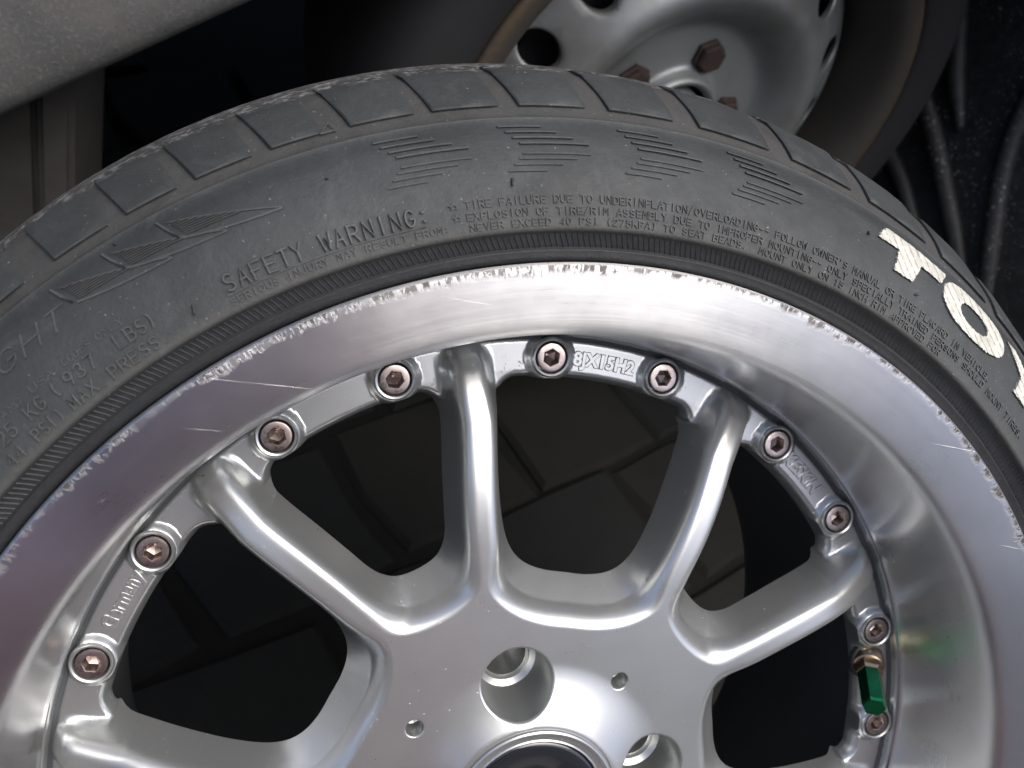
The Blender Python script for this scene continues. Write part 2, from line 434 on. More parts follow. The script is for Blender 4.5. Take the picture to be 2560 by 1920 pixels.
for r in np.r_[R_BORE, np.arange(R_BORE + .001, R_HUB - .0008, .0012), R_HUB]:
    step = .9 if r > R_HUB - 1e-6 or r < R_BORE + 1e-6 else 1.8
    for t in np.arange(0, 360, step):
        a = 53.35 + t; x, y = r * math.cos(R(a)), r * math.sin(R(a))
        if all(math.hypot(x - h[0], y - h[1]) > h[2] + (.0024 if h[2] > .01 else .0011) for h in lugs + pins): pts.append((x, y))
_o = delaunay_2d_cdt([Vector(v) for v in pts], [], [], 0, 1e-7)
HV = np.array([tuple(v) for v in _o[0]]); HF = np.array([f for f in _o[2] if len(f) == 3]); hc = HV[HF].mean(1)
kp = np.hypot(hc[:, 0], hc[:, 1]) > R_BORE * .9995
for (x, y, q) in lugs + pins: kp &= np.hypot(hc[:, 0] - x, hc[:, 1] - y) > q * .999
HF = ccw(HV, HF[kp]); e = 1e-4
gx = (hub_h(HV + (e, 0)) - hub_h(HV - (e, 0))) / (2 * e); gy = (hub_h(HV + (0, e)) - hub_h(HV - (0, e))) / (2 * e)
HN = np.c_[-gx, -gy, np.ones(len(HV))]; HN /= np.linalg.norm(HN, axis=1)[:, None]
Vs.append(np.c_[HV, hub_h(HV)]); Fs.append(HF + n); Ns.append(HN)
hub = link('hub', mesh('hub', np.vstack(Vs), np.vstack(Fs), True, np.vstack(Ns)), M_SIL, wheel)
pocket = lathe_mesh('stud_hole', [(P_LUG + .00002, -.0300 - .0046), (P_LUG, -.038), (.0126, -.050), (.0121, -.0560), (.0112, -.0566), (.0100, -.0572), (.0094, -.0585), (.0088, -.0590),
                                  (.0084, -.062), (.0084, -.085), (0.0001, -.085)], 64, 25)
for (x, y, q) in lugs:
    # the cone round the bore is higher on the inner side: start the pocket wall at the surface itself
    V, F = lathe([(q, 0), (q, -.004), (.0128, -.016), (.0122, -.0215), (.0112, -.0222), (.0101, -.0230), (.0096, -.0240), (.0089, -.0246), (.0085, -.028), (.0085, -.050), (.0001, -.050)], 72)
    V = np.array(V); top = V[:, 2] > -.001; zz = hub_h(np.c_[V[:, 0] + x, V[:, 1] + y])
    V[:, 2] = np.where(top, zz, V[:, 2] - .0345); V[:, 0] += x; V[:, 1] += y
    link('stud_hole', autosmooth(mesh('stud_hole', V, F), 25), M_SIL, hub)
for (x, y, q) in pins:
    V, F = lathe([(q, 0), (q, -.010), (.0001, -.012)], 30); V = np.array(V); zz = hub_h(np.c_[V[:, 0] + x, V[:, 1] + y])
    V[:, 2] = np.where(V[:, 2] > -.001, zz, V[:, 2] - .036); V[:, 0] += x; V[:, 1] += y
    link('pin_hole', autosmooth(mesh('pin_hole', V, F), 40), M_SIL, hub)
bore = link('centre_ring', lathe_mesh('centre_ring', [(.0330, -.0305), (.0329, -.0310), (.0322, -.0309), (.0320, -.0299), (.0314, -.0294), (.0306, -.0296), (.0301, -.0304), (.0280, -.0309),
                                                       (.0275, -.0305), (.0271, -.0309), (.0268, -.0330)], 144, 30), M_SIL, wheel)
link('centre_cap', lathe_mesh('centre_cap', spline([(.0269, -.0326), (.0262, -.0316), (.024, -.0312), (.018, -.0318), (.010, -.033), (.0001, -.0335)], 4), 96), M_CAP, wheel)

# ---- assembly bolts in their bosses
BOLT_A = [53.35 + 36 * k + s * (7.9) for k in range(10) for s in (-1, 1)]
boss_me = lathe_mesh('boss', [(.0079, -.0612), (.00775, -.0602), (.0071, -.0594), (.0064, -.0597), (.0061, -.0606), (.0060, -.0680), (.0001, -.0680)], 48, 45)
def bolt_mesh():
    V = []; F = []; n = 48
    ring = lambda r, z, hexed=False: [((r if not hexed else r / math.cos(((t + math.pi / 6) % (math.pi / 3)) - math.pi / 6)) * math.cos(t),
                                       (r if not hexed else r / math.cos(((t + math.pi / 6) % (math.pi / 3)) - math.pi / 6)) * math.sin(t), z)
                                      for t in np.linspace(0, 2 * math.pi, n, endpoint=False)]
    rows = [ring(.0056, -.0660), ring(.0056, -.0603), ring(.00535, -.0598), ring(.0048, -.0597), ring(.0031, -.0597, True),
            ring(.00285, -.06005, True), ring(.0028, -.0652, True), ring(.0004, -.0668)]
    for rr in rows: V += rr
    for i in range(len(rows) - 1):
        for j in range(n): F.append((i * n + j, i * n + (j + 1) % n, (i + 1) * n + (j + 1) % n, (i + 1) * n + j))
    F.append(tuple(range((len(rows) - 1) * n, len(rows) * n)))
    return autosmooth(mesh('assembly_bolt', V, F), 22)
bolt_me = bolt_mesh()
for a in BOLT_A:
    x, y = .1693 * math.cos(R(a)), .1693 * math.sin(R(a))
    b = link('bolt_boss', boss_me, M_SIL, wheel); b.location = (x, y, .0014)
    h = link('assembly_bolt', bolt_me, M_BOLT, b); h.rotation_euler = (0, 0, random.uniform(0, 1.05))

# ---- valve with green cap
def prism_rows(rows, n, hexed):
    V = []; F = []
    for r, z in rows: V += [(r * math.cos(t), r * math.sin(t), z) for t in np.linspace(0, 2 * math.pi, n, endpoint=False)]
    for i in range(len(rows) - 1):
        for j in range(n): F.append((i * n + j, i * n + (j + 1) % n, (i + 1) * n + (j + 1) % n, (i + 1) * n + j))
    F.append(tuple(range((len(rows) - 1) * n, len(rows) * n))); return V, F
va = R(19.7); vb = Vector((.1668 * math.cos(va), .1668 * math.sin(va), -.0640))
ta = R(17.8); vt = Vector((.1526 * math.cos(ta), .1526 * math.sin(ta), -.0385)); vd = (vt - vb)
q = vd.to_track_quat('Z', 'Y'); L = vd.length
grom = link('valve_seat', lathe_mesh('valve_seat', [(.0094, -.0005), (.0091, .0016), (.0084, .0022), (.0078, .0014), (.0074, -.0010), (.0030, -.0010)], 40, 40), M_DARK, wheel)
grom.location = vb
V, F = prism_rows([(.0072, -.002), (.0074, .0035), (.0066, .0052), (.0060, .0056)], 40, False)
stem = link('valve_stem', autosmooth(mesh('valve_stem', V, F), 30), M_BRASS, wheel); stem.location = vb; stem.rotation_euler = q.to_euler()
V, F = prism_rows([(.0060, .005), (.0062, .0060), (.0062, .0092), (.0055, .0103), (.0042, .0108)], 6, True)
link('valve_nut', mesh('valve_nut', V, F, False), M_BRASS, stem)
V, F = prism_rows([(.0047, .0095), (.0052, .0105), (.0052, L - .0004), (.0046, L + .0008)], 6, True)
capo = link('valve_cap', mesh('valve_cap', V, F, False), M_GREEN, stem); capo['label'] = 'green anodised hexagonal valve cap'

# ---- cast lettering on the bolt ring (built-in font, bent round the ring)
def bent_text(name, txt, a_mid, r_mid, size, zfun, span, mat, parent, extr=.0002, shear=0., bold=0.):
    cu = bpy.data.curves.new(name, 'FONT'); cu.body = txt; cu.size = size; cu.extrude = extr; cu.bevel_depth = .00034; cu.bevel_resolution = 2
    cu.align_x = 'CENTER'; cu.align_y = 'CENTER'; cu.shear = shear; cu.offset = bold; cu.resolution_u = 4
    to = bpy.data.objects.new(name, cu); C.objects.link(to)
    dg = bpy.context.evaluated_depsgraph_get(); me = bpy.data.meshes.new_from_object(to.evaluated_get(dg))
    bpy.data.objects.remove(to); bpy.data.curves.remove(cu)
    V = np.array([v.co[:] for v in me.vertices]); wdt = V[:, 0].max() - V[:, 0].min()
    x = V[:, 0] / wdt * math.radians(span); rr = r_mid + V[:, 1]; th = math.radians(a_mid) - x
    zz = zfun(np.c_[rr * np.cos(th), rr * np.sin(th)]) + V[:, 2]
    co = np.c_[rr * np.cos(th), rr * np.sin(th), zz]; me.vertices.foreach_set('co', co.ravel().astype(np.float32)); me.update()
    me.name = name; return link(name, me, mat, parent)
ring_z = lambda P: -.0614 - .0003 * np.clip((np.hypot(P[:, 0], P[:, 1]) - .164) / .012, 0, 1) - .0001
bent_text('cast_lettering', '8JX15H2', 89.7, .1689, .0072, ring_z, 8.8, M_SIL, wheel, bold=.00022)
bent_text('cast_lettering', 'KESKIN', 54.6, .1688, .0078, ring_z, 8.2, M_SIL, wheel, shear=.25, bold=.00025)
bent_text('cast_lettering', 'Germany', 160.9, .1688, .0072, ring_z, 8.2, M_SIL, wheel, bold=.00022)

# ================================================================== TYRE
SW = np.array([(.2085, -.004), (.2125, -.002), (.218, .001), (.2195, .002), (.228, .000), (.238, -.0045), (.246, -.0105), (.2505, -.0165),
               (.256, -.0225), (.262, -.030), (.268, -.040), (.270, -.046), (.274, -.06), (.278, -.1)])
_sw = np.array(spline(SW, 8))
def sz(r): return np.interp(r, _sw[:, 0], _sw[:, 1])
def snorm(r):
    d = (sz(r + .001) - sz(r - .001)) / .002; return np.array([-d, np.ones_like(d)]) / np.hypot(d, 1)
prof = [(.2060, -.012), (.2078, -.0070), (.2086, -.0042), (.2092, -.0034), (.2105, -.0026), (.2120, -.0018), (.2124, -.0020), (.2127, -.0026), (.2130, -.0028),
        (.2150, -.0018), (.2172, -.0006), (.2176, .0004), (.2180, .0013), (.2184, .0018), (.2192, .0020)]
prof += [(r, float(sz(r))) for r in np.arange(.2205, .2517, .0012)]
prof += [(.2518, float(sz(.2518)) + .0001), (.2523, float(sz(.2518)) - .0001), (.2525, float(sz(.2525)) - .0009)]
prof += [(r, float(sz(r)) - .0014) for r in np.arange(.2535, .2675, .0015)]
prof += [(.2684, -.0425), (.2695, -.0462), (.2708, -.050), (.2735, -.060), (.2760, -.075), (.2775, -.095), (.2780, -.110), (.2775, -.125), (.2740, -.155), (.2690, -.172),
         (.255, -.190), (.240, -.202), (.222, -.206), (.206, -.204)]
tyre = link('tyre', lathe_mesh('tyre', prof, 540, 50), M_RUB, wheel)
tyre['label'] = 'dusty black low profile tyre with white letters on its sidewall'

# ---- knurled rib band against the rim: far too many fine ribs to count
V = []; F = []; nr = 760
for i in range(nr):
    a = 2 * math.pi * i / nr; w2 = .0017 / .215 / 2 * .55
    k = len(V)
    for (rr, sk) in ((.2131, -.0040), (.2173, .0040)):
        zz = float(np.interp(rr, [.2131, .2173], [-.0028, -.0006]))
        for (da, dz) in ((-w2, -.0001), (0, .0003), (w2, -.0001)):
            t = a + da + sk; V.append((rr * math.cos(t), rr * math.sin(t), zz + dz))
    F += [(k, k + 3, k + 4, k + 1), (k + 1, k + 4, k + 5, k + 2), (k, k + 1, k + 2), (k + 3, k + 5, k + 4)]
kn = link('rib_band', mesh('rib_band', V, F, False), M_RUB, tyre); kn['kind'] = 'stuff'

# ---- shoulder tread blocks
BL = [136.8, 131.4, 126.4, 121.1, 115.6, 109.9, 103.7, 97.0, 89.8, 81.7, 74.0, 65.6, 57.8]
BRg = [132.5, 127.5, 122.2, 117.4, 110.9, 104.9, 98.5, 91.6, 83.4, 75.5, 67.1, 59.0, 51.6]
a = 136.8
while a < 57.8 + 360 - 8:
    a += 5.9 + random.uniform(-.4, .6); BL.append(a); BRg.append(a - 4.3)
def block_mesh(aL, aR, seed):
    rs = np.array([.2557, .2564, .2570, .2590, .2620, .2650, .2672, .2686, .2700, .2712]); na = 9
    rn = random.Random(seed); V = []; F = []
    for i, r in enumerate(rs):
        f = (r - .2565) / (.268 - .2565); sl = .85 * max(f, 0) + (.15 * f * f)
        for j in range(na):
            u = j / (na - 1); l = [0, .012, .04, .2, .4, .6, .85, .95, 1][j]
            t = R((aL + sl) + ((aR + sl * .75) - (aL + sl)) * l)
            z0 = float(sz(r)) if r < .2685 else float(np.interp(r, [.2685, .2712], [sz(.2685), -.0505]))
            up = [-.0020, .0002, .0009, .0009, .0009, .0008, .0004, -.0006, -.0016][j]
            if i == 0: up = -.0020
            if i == 1: up = min(up, .0001)
            rr = r + (.0004 if r > .268 else 0) + rn.uniform(-1, 1) * .00012 * (r > .2675)
            V.append((rr * math.cos(t), rr * math.sin(t), z0 + up))
    for i in range(len(rs) - 1):
        for j in range(na - 1): F.append((i * na + j, (i + 1) * na + j, (i + 1) * na + j + 1, i * na + j + 1))
    me = mesh('tread_block', V, F)
    bm = bmesh.new(); bm.from_mesh(me); bmesh.ops.recalc_face_normals(bm, faces=bm.faces)
    if sum(f.normal.z for f in bm.faces) < 0: bmesh.ops.reverse_faces(bm, faces=bm.faces)
    bm.to_mesh(me); bm.free(); return autosmooth(me, 38)
for i, (l, r_) in enumerate(zip(BL, BRg)): link('tread_block', block_mesh(l, r_, i), M_BLK, tyre)

# ---- moulded ridges: everything raised on the sidewall is a little roof-shaped ridge that follows its curve
def ridge(V, F, pts, wid, hgt):
    """pts: list of (r, theta deg) along the ridge"""
    P = [(np.array([r * math.cos(R(t)), r * math.sin(R(t))]), r) for r, t in pts]
    prev = None
    for i, (p, r) in enumerate(P):
        a = P[max(i - 1, 0)][0]; b = P[min(i + 1, len(P) - 1)][0]; d = b - a; l = np.linalg.norm(d)
        d = d / l if l > 1e-9 else np.array([1., 0]); nn = np.array([-d[1], d[0]])
        ext = d * wid * .4 * (-1 if i == 0 else (1 if i == len(P) - 1 else 0)); k = len(V)
        for s, h in ((-.5, -.0003), (-.28, hgt), (.28, hgt), (.5, -.0003)):
            c = p + ext + nn * wid * s; V.append((c[0], c[1], float(sz(np.hypot(*c))) + h))
        if prev is None: F.append((k + 3, k + 2, k + 1, k))
        else:
            for q_ in range(3): F.append((prev + q_, k + q_, k + q_ + 1, prev + q_ + 1))
        prev = k
    F.append((prev, prev + 1, prev + 2, prev + 3))
def arc(cx, cy, rx, ry, a0, a1, n=8): return [(cx + rx * math.cos(R(t)), cy + ry * math.sin(R(t))) for t in np.linspace(a0, a1, n)]
def bowl(y0, y1): return [(0, y0)] + [(2.2, y0)] + arc(2.2, (y0 + y1) / 2, 1.8, (y1 - y0) / 2, -90, 90, 7) + [(0, y1)]
G = {'A': [[(0, 0), (2, 6), (4, 0)], [(.8, 2.2), (3.2, 2.2)]], 'B': [[(0, 0), (0, 6)], bowl(0, 3.2), bowl(3.2, 6)], 'C': [arc(2.1, 3, 2.1, 3, 50, 310, 10)],
     'D': [[(0, 0), (0, 6)], [(0, 0), (1.6, 0)] + arc(1.6, 3, 2.4, 3, -90, 90, 8) + [(0, 6)]], 'E': [[(4, 0), (0, 0), (0, 6), (4, 6)], [(0, 3.1), (3.3, 3.1)]],
     'F': [[(0, 0), (0, 6), (4, 6)], [(0, 3.1), (3.2, 3.1)]], 'G': [arc(2.1, 3, 2.1, 3, 45, 340, 11) + [(4.1, 2.7), (2.4, 2.7)]], 'H': [[(0, 0), (0, 6)], [(4, 0), (4, 6)], [(0, 3.1), (4, 3.1)]],
     'I': [[(2, 0), (2, 6)]], 'J': [[(3.2, 6), (3.2, 1.5)] + arc(1.7, 1.5, 1.5, 1.5, 0, -170, 7)], 'K': [[(0, 0), (0, 6)], [(4, 6), (.2, 2.6)], [(1.5, 3.6), (4, 0)]], 'L': [[(0, 6), (0, 0), (3.8, 0)]],
     'M': [[(0, 0), (.2, 6), (2, 2), (3.8, 6), (4, 0)]], 'N': [[(0, 0), (0, 6), (4, 0), (4, 6)]], 'O': [arc(2, 3, 2.1, 3, 0, 360, 14)], 'P': [[(0, 0), (0, 6)], bowl(2.8, 6)],
     'R': [[(0, 0), (0, 6)], bowl(2.9, 6), [(2, 2.9), (4, 0)]], 'S': [arc(2, 4.5, 1.8, 1.5, 40, 270, 8) + arc(2, 1.5, 1.9, 1.5, 90, -140, 8)], 'T': [[(2, 0), (2, 6)], [(0, 6), (4, 6)]],
     'U': [[(0, 6), (0, 2)] + arc(2, 2, 2, 2, 180, 360, 8) + [(4, 6)]], 'V': [[(0, 6), (2, 0), (4, 6)]], 'W': [[(-.3, 6), (.9, 0), (2, 4.4), (3.1, 0), (4.3, 6)]], 'X': [[(0, 0), (4, 6)], [(0, 6), (4, 0)]],
     'Y': [[(0, 6), (2, 3), (4, 6)], [(2, 3), (2, 0)]], 'Z': [[(0, 6), (4, 6), (0, 0), (4, 0)]], '0': [arc(2, 3, 1.8, 3, 0, 360, 14)], '1': [[(1, 5), (2.2, 6), (2.2, 0)]],
     '2': [arc(2, 4.3, 1.8, 1.7, 160, -30, 7) + [(0, 0), (4, 0)]], '3': [arc(1.9, 4.55, 1.6, 1.45, 150, -80, 7) + arc(1.9, 1.55, 1.9, 1.55, 80, -150, 8)], '4': [[(3, 0), (3, 6), (0, 1.8), (4, 1.8)]],
     '5': [[(3.7, 6), (.5, 6), (.3, 3.4)] + arc(1.9, 1.9, 1.9, 1.9, 110, -150, 9)], '7': [[(0, 6), (4, 6), (1.6, 0)]], '9': [arc(2, 4.2, 1.8, 1.8, 0, 360, 11), [(3.8, 4.2), (2.4, 0)]],
     '/': [[(.4, -.4), (3.6, 6.4)]], '-': [[(.6, 3), (3.4, 3)]], '.': [[(1.6, .1), (2.1, .1)]], ':': [[(1.6, 1), (2.1, 1)], [(1.6, 4.4), (2.1, 4.4)]], "'": [[(2, 6.2), (1.8, 4.8)]],
     '(': [arc(4.2, 3, 2.4, 4, 130, 230, 6)], ')': [arc(-.2, 3, 2.4, 4, 50, -50, 6)],
     '*': [[(2 + 2.3 * math.cos(R(90 + 72 * k + (36 if q_ else 0))) * (.45 if q_ else 1), 3 + 2.3 * math.sin(R(90 + 72 * k + (36 if q_ else 0))) * (.45 if q_ else 1)) for k in range(6) for q_ in (0, 1)][:11]]}
def line_of_text(name, words, r0, cap, wid, hgt, slant=0., fill=.70):
    V = []; F = []
    for (txt, t0, t1) in words:
        pitch = (t0 - t1) / len(txt)
        for i, ch in enumerate(txt):
            for st in G.get(ch, []):
                jt = random.uniform(-.03, .03)
                pts_ = [(r0 + cap * y / 6, t0 - pitch * (i + fill * (x + slant * y) / 4 + jt + .1)) for x, y in st]
                ridge(V, F, pts_, wid, hgt)
    return link(name, autosmooth(mesh(name, V, F), 60), M_RUBR, tyre)
def mono(txt, t0, pitch): return [(txt, t0, t0 - pitch * len(txt))]
big = line_of_text('raised_lettering', [('SAFETY WARNING:', 127.65, 112.0)], .2243, .0046, .00078, .0011, fill=.62)
line_of_text('raised_lettering', [('SERIOUS INJURY MAY RESULT FROM:', 127.8, 110.8)], .2206, .0018, .00042, .00048)
V = []; F = []; ridge(V, F, [(.2234, t) for t in np.arange(127.7, 112.3, -.5)], .00045, .00045)
link('raised_underline', mesh('raised_underline', V, F), M_RUBR, tyre)
line_of_text('raised_lettering', mono("TIRE FAILURE DUE TO UNDERINFLATION/OVERLOADING-- FOLLOW OWNER'S MANUAL OR TIRE PLACARD IN VEHICLE.", 109.5, .5245), .2264, .0021, .00044, .00050)
line_of_text('raised_lettering', mono('EXPLOSION OF TIRE/RIM ASSEMBLY DUE TO IMPROPER MOUNTING-- ONLY SPECIALLY TRAINED PERSONS SHOULD MOUNT TIRES.', 109.5, .5375), .2230, .0020, .00044, .00050)
line_of_text('raised_lettering', mono('NEVER EXCEED 40 PSI (275KPA) TO SEAT BEADS.  MOUNT ONLY ON 15 INCH RIM APPROVED FOR', 109.4, .5430), .2199, .0019, .00042, .00048)
line_of_text('raised_star', [('*', 110.7, 109.95)], .2262, .0026, .0005, .0005, fill=.9)
line_of_text('raised_star', [('*', 110.6, 109.9)], .2230, .0022, .0005, .0005, fill=.9)
line_of_text('raised_lettering', [('AND', 145.1, 143.2), ('USA', 142.5, 140.4), ('CODES', 139.7, 137.3), ('ONLY', 136.9, 134.7)], .2311, .0019, .0004, .0004)
line_of_text('raised_lettering', [('425', 147.3, 144.6), ('KG', 143.7, 142.0), ('(', 141.5, 140.7), ('937', 140.3, 137.6), ('LBS', 136.0, 133.5), (')', 133.5, 132.7)], .2261, .0037, .0006, .0008, fill=.66)
line_of_text('raised_lettering', [('44', 147.0, 145.3), ('PSI', 144.4, 142.4), (')', 142.3, 141.6), ('MAX.', 141.1, 137.8), ('PRESS.', 137.6, 132.5)], .2207, .0033, .00056, .00075, fill=.66)
line_of_text('raised_lettering', [('GHT', 143.6, 137.5)], .2396, .0052, .0008, .0006, slant=.22, fill=.66)

# ---- speed-stripe chevrons: eight bars each
ROWS = [(.2495, 0, 3.0), (.2477, .4, 4.0), (.2459, .8, 5.1), (.2441, 1.2, 6.2), (.2410, 1.3, 6.2), (.2395, .95, 5.1), (.2378, .5, 4.1), (.2360, 0, 2.85)]
for g in (114.5, 105.7, 96.75, 87.9):
    for i, (r, o0, o1) in enumerate(ROWS):
        V = []; F = []; t0 = g - o0; t1 = g - o0 - (o1 - o0 if False else [3.0, 3.6, 4.3, 5.0, 4.95, 4.2, 3.55, 2.8][i])
        ridge(V, F, [(r - .0002 * k / 5, t0 + (t1 - t0) * k / 5) for k in range(6)], .00075 if i < 4 else .0006, .0010 if i < 4 else .0006)
        link('chevron_bar', autosmooth(mesh('chevron_bar', V, F), 60), M_RUBR, tyre)
# ---- hatched darts
for d in (0, 4.0, 8.0):
    V = []; F = []
    ridge(V, F, [(.2497, 129.8 + d), (.2468, 129.35 + d), (.2436, 128.85 + d)], .0008, .0009)
    up = lambda s: (.2486 - .0088 * s, 129.2 + d - 7.3 * s); lo = lambda s: (.2430 - .0032 * (1 - (1 - s) ** 2.2), 128.5 + d - 6.6 * s)
    ridge(V, F, [up(s) for s in np.linspace(0, 1, 9)], .0005, .0006)
    ridge(V, F, [(lo(s)[0] - .0004, lo(s)[1]) for s in np.linspace(0, 1, 9)], .0009, .0006)
    for i in range(8):
        f = (i + .6) / 8.6; r_ = .2482 - .0055 * f; tl = 129.05 + d - .75 * f - .1; tr = 129.2 + d - 7.3 * (.2486 - r_ + .0003) / .0088
        ridge(V, F, [(r_ - .0007 * u * f, tl + (tr - tl) * u) for u in np.linspace(0, 1, 5)], .00042, .0008)
    link('hatched_dart', autosmooth(mesh('hatched_dart', V, F), 60), M_RUBR, tyre)
# ---- small moulding triangle between two blocks
V = []; F = []; ridge(V, F, [(.2562, 117.6), (.2562, 116.5), (.2590, 116.9), (.2562, 117.6)], .0004, .0003)
link('moulded_triangle', mesh('moulded_triangle', V, F), M_RUBR, tyre)

# ---- white painted letters
def fill_letter(outer, holes, hgt=.0009, jag=.00022, seed=1):
    """outline in (r, theta) -> slab on the sidewall with slightly ragged paint edge"""
    rn = np.random.default_rng(seed)
    def dense(poly):
        P = np.array([(.2405 * R(90 - t) , r) for r, t in poly]); Q = []
        for i in range(len(P)):
            a, b = P[i], P[(i + 1) % len(P)]; n_ = max(1, int(np.linalg.norm(b - a) / .0005))
            Q += [a + (b - a) * k / n_ for k in range(n_)]
        Q = np.array(Q); return Q + rn.normal(0, jag, Q.shape) * .6
    loops = [dense(outer)] + [dense(h) for h in holes]
    pts_ = []; ed = []
    for L_ in loops:
        k = len(pts_); pts_ += [Vector(v) for v in L_]; ed += [(k + i, k + (i + 1) % len(L_)) for i in range(len(L_))]
    mn = loops[0].min(0); mx = loops[0].max(0)
    for x in np.arange(mn[0], mx[0], .0011):
        for y in np.arange(mn[1], mx[1], .0011): pts_.append(Vector((x, y)))
    o = delaunay_2d_cdt(pts_, ed, [], 0, 1e-7); V2 = np.array([tuple(v) for v in o[0]]); T = np.array([f for f in o[2] if len(f) == 3]); c = V2[T].mean(1)
    kp = sdist(c, loops[0]) < 0
    for h in loops[1:]: kp &= sdist(c, h) > 0
    T = ccw(V2, T[kp])
    V = []; 
    def put(q, h):
        r = q[1]; t = math.pi / 2 - q[0] / .2405; return (r * math.cos(t), r * math.sin(t), float(sz(r)) + h)
    V = [put(q, hgt) for q in V2]; F = [tuple(t) for t in T]
    for L_ in loops:
        k = len(V); m = len(L_); V += [put(q, hgt) for q in L_] + [put(q, -.0003) for q in L_]
        F += [(k + i, k + (i + 1) % m, k + m + (i + 1) % m, k + m + i) for i in range(m)]
    me = mesh('white_letter', V, F); return autosmooth(me, 40)
def ellr(r0, t0, rr, rt, n=40, pw=2.3):
    o = []
    for k in range(n):
        a = 2 * math.pi * k / n; c, s = math.cos(a), math.sin(a); f = (abs(c) ** pw + abs(s) ** pw) ** (-1 / pw)
        o.append((r0 + rr * f * s, t0 + rt * f * c))
    return o
T_ = [(.2486, 72.9), (.2482, 69), (.2476, 66.1), (.2424, 66.8), (.2428, 69.2), (.2352, 70.0), (.2350, 72.1), (.2430, 71.8), (.2430, 74.0), (.2460, 73.6)]
for nm, a_ in (('T', (T_, [])), ('O', (ellr(.2410, 62.15, .0075, 4.25), [ellr(.2405, 62.3, .0034, 1.9, 26)])),
               ('Y', ([(.2470, 57.4), (.2400, 54.9), (.2325, 55.2), (.2325, 53.0), (.2400, 53.0), (.2466, 49.6), (.2470, 51.5), (.2425, 54.0), (.2475, 56.0)], []))):
    o = link('white_letter', fill_letter(*a_, seed=len(nm) + ord(nm)), M_WHT, tyre)
    o['label'] = 'worn white letter %s' % nm
# ---- moulding nibs
def nib(r, t, ln, dr, dt):
    z = float(sz(r)); b = Vector((r * math.cos(R(t)), r * math.sin(R(t)), z)); rr, tt = r + dr, t + dt
    tip = Vector((rr * math.cos(R(tt)), rr * math.sin(R(tt)), float(sz(rr)) + ln)); d = tip - b
    V, F = prism_rows([(.0006, -.0003), (.0004, d.length * .4), (.0003, d.length)], 8, False); o = link('rubber_nib', mesh('rubber_nib', V, F), M_DARK, tyre)
    o.location = b; o.rotation_euler = d.to_track_quat('Z', 'Y').to_euler()
for n_ in ((.2255, 130.2, .0014, -.0022, .15), (.2503, 132.8, .0012, 0, -.1), (.2334, 105.6, .0012, -.0016, .1), (.2422, 75.0, .0012, -.0006, .1), (.2320, 69.2, .0012, .0006, -.2), (.2430, 118.3, .0012, .0002, 0)): nib(*n_)

# ================================================================== THE PARKED CAR BEHIND
car = empty('parked_car', (.16, .51, 0)); 
tag(car, 'parked car with dusty grey fender and old steel wheel, behind the leaning alloy wheel', 'car')
CW = Vector((.133, .505, GZ + .017)); CYAW = .328
def mat_steel():
    b = NB('old_silver_steel'); n = b.noise(60, 6, .75); n2 = b.noise(14, 4)
    col = b.mix(b.ramp(n2, .35, .7), (.27, .285, .28), (.20, .21, .20))
    col = b.mix(b.math('MULTIPLY', b.ramp(b.noise(9, 5, .7), .52, .68), .5), col, (.15, .125, .10)); col = b.mix(b.ramp(b.noise(46, 6, .8), .63, .70), col, (.12, .060, .033))
    return b.set(Base_Color=col, Metallic=.55, Roughness=b.ramp(n, .3, .7, .38, .55), Normal=b.bump(n, .1, .0004))
def mat_rust():
    b = NB('rusty_bolt'); n = b.noise(240, 5, .7)
    return b.set(Base_Color=b.mix(b.ramp(n, .35, .65), (.018, .0115, .0095), (.042, .021, .0155)), Roughness=.8, Normal=b.bump(n, .6, .001))
M_STEEL, M_RUST = mat_steel(), mat_rust()
M_CTYRE = mat_plain('old_tyre_black', (.012, .012, .0125), .75)
holder = Matrix.Translation(CW) @ Matrix.Rotation(CYAW, 4, 'Z') @ Matrix.Rotation(R(90), 4, 'X')     # local +z points out of the car
def cput(name, me, mat, parent=car):
    o = link(name, me, mat); o.parent = parent
    o.matrix_basis = Matrix.Translation(-car.location) @ holder
    return o
# steel disc: polar sheet with sixteen round holes
def disc_z(r):
    P = [(.028, .006), (.030, .010), (.034, .011), (.038, .002), (.045, 0), (.066, 0), (.075, .003), (.086, .014), (.096, .021), (.104, .0235), (.112, .021), (.120, .014), (.130, .006), (.142, -.002), (.152, -.010), (.158, -.022)]
    S = np.array(spline(P, 6)); return np.interp(r, S[:, 0], S[:, 1])
NH, RHOLE, PH, A_H = 16, .0125, .1335, 161.5
pts = []
hc_ = [(PH * math.cos(R(A_H + 360 / NH * k)), PH * math.sin(R(A_H + 360 / NH * k))) for k in range(NH)]
for x, y in hc_:
    for e in (0, .0008, .002): pts += [(x + (RHOLE + e) * math.cos(t), y + (RHOLE + e) * math.sin(t)) for t in np.linspace(0, 2 * math.pi, 40, endpoint=False)]
for r in np.r_[np.arange(.028, .046, .0015), np.arange(.047, .158, .0028), .158]:
    for t in np.linspace(0, 360, 144, endpoint=False):
        x, y = r * math.cos(R(t)), r * math.sin(R(t))
        if min(math.hypot(x - a, y - b) for a, b in hc_) > RHOLE + .003: pts.append((x, y))
o_ = delaunay_2d_cdt([Vector(v) for v in pts], [], [], 0, 1e-7); DV = np.array([tuple(v) for v in o_[0]]); DF = np.array([f for f in o_[2] if len(f) == 3]); c = DV[DF].mean(1)
kp = np.hypot(c[:, 0], c[:, 1]) > .0279
for x, y in hc_: kp &= np.hypot(c[:, 0] - x, c[:, 1] - y) > RHOLE * .999
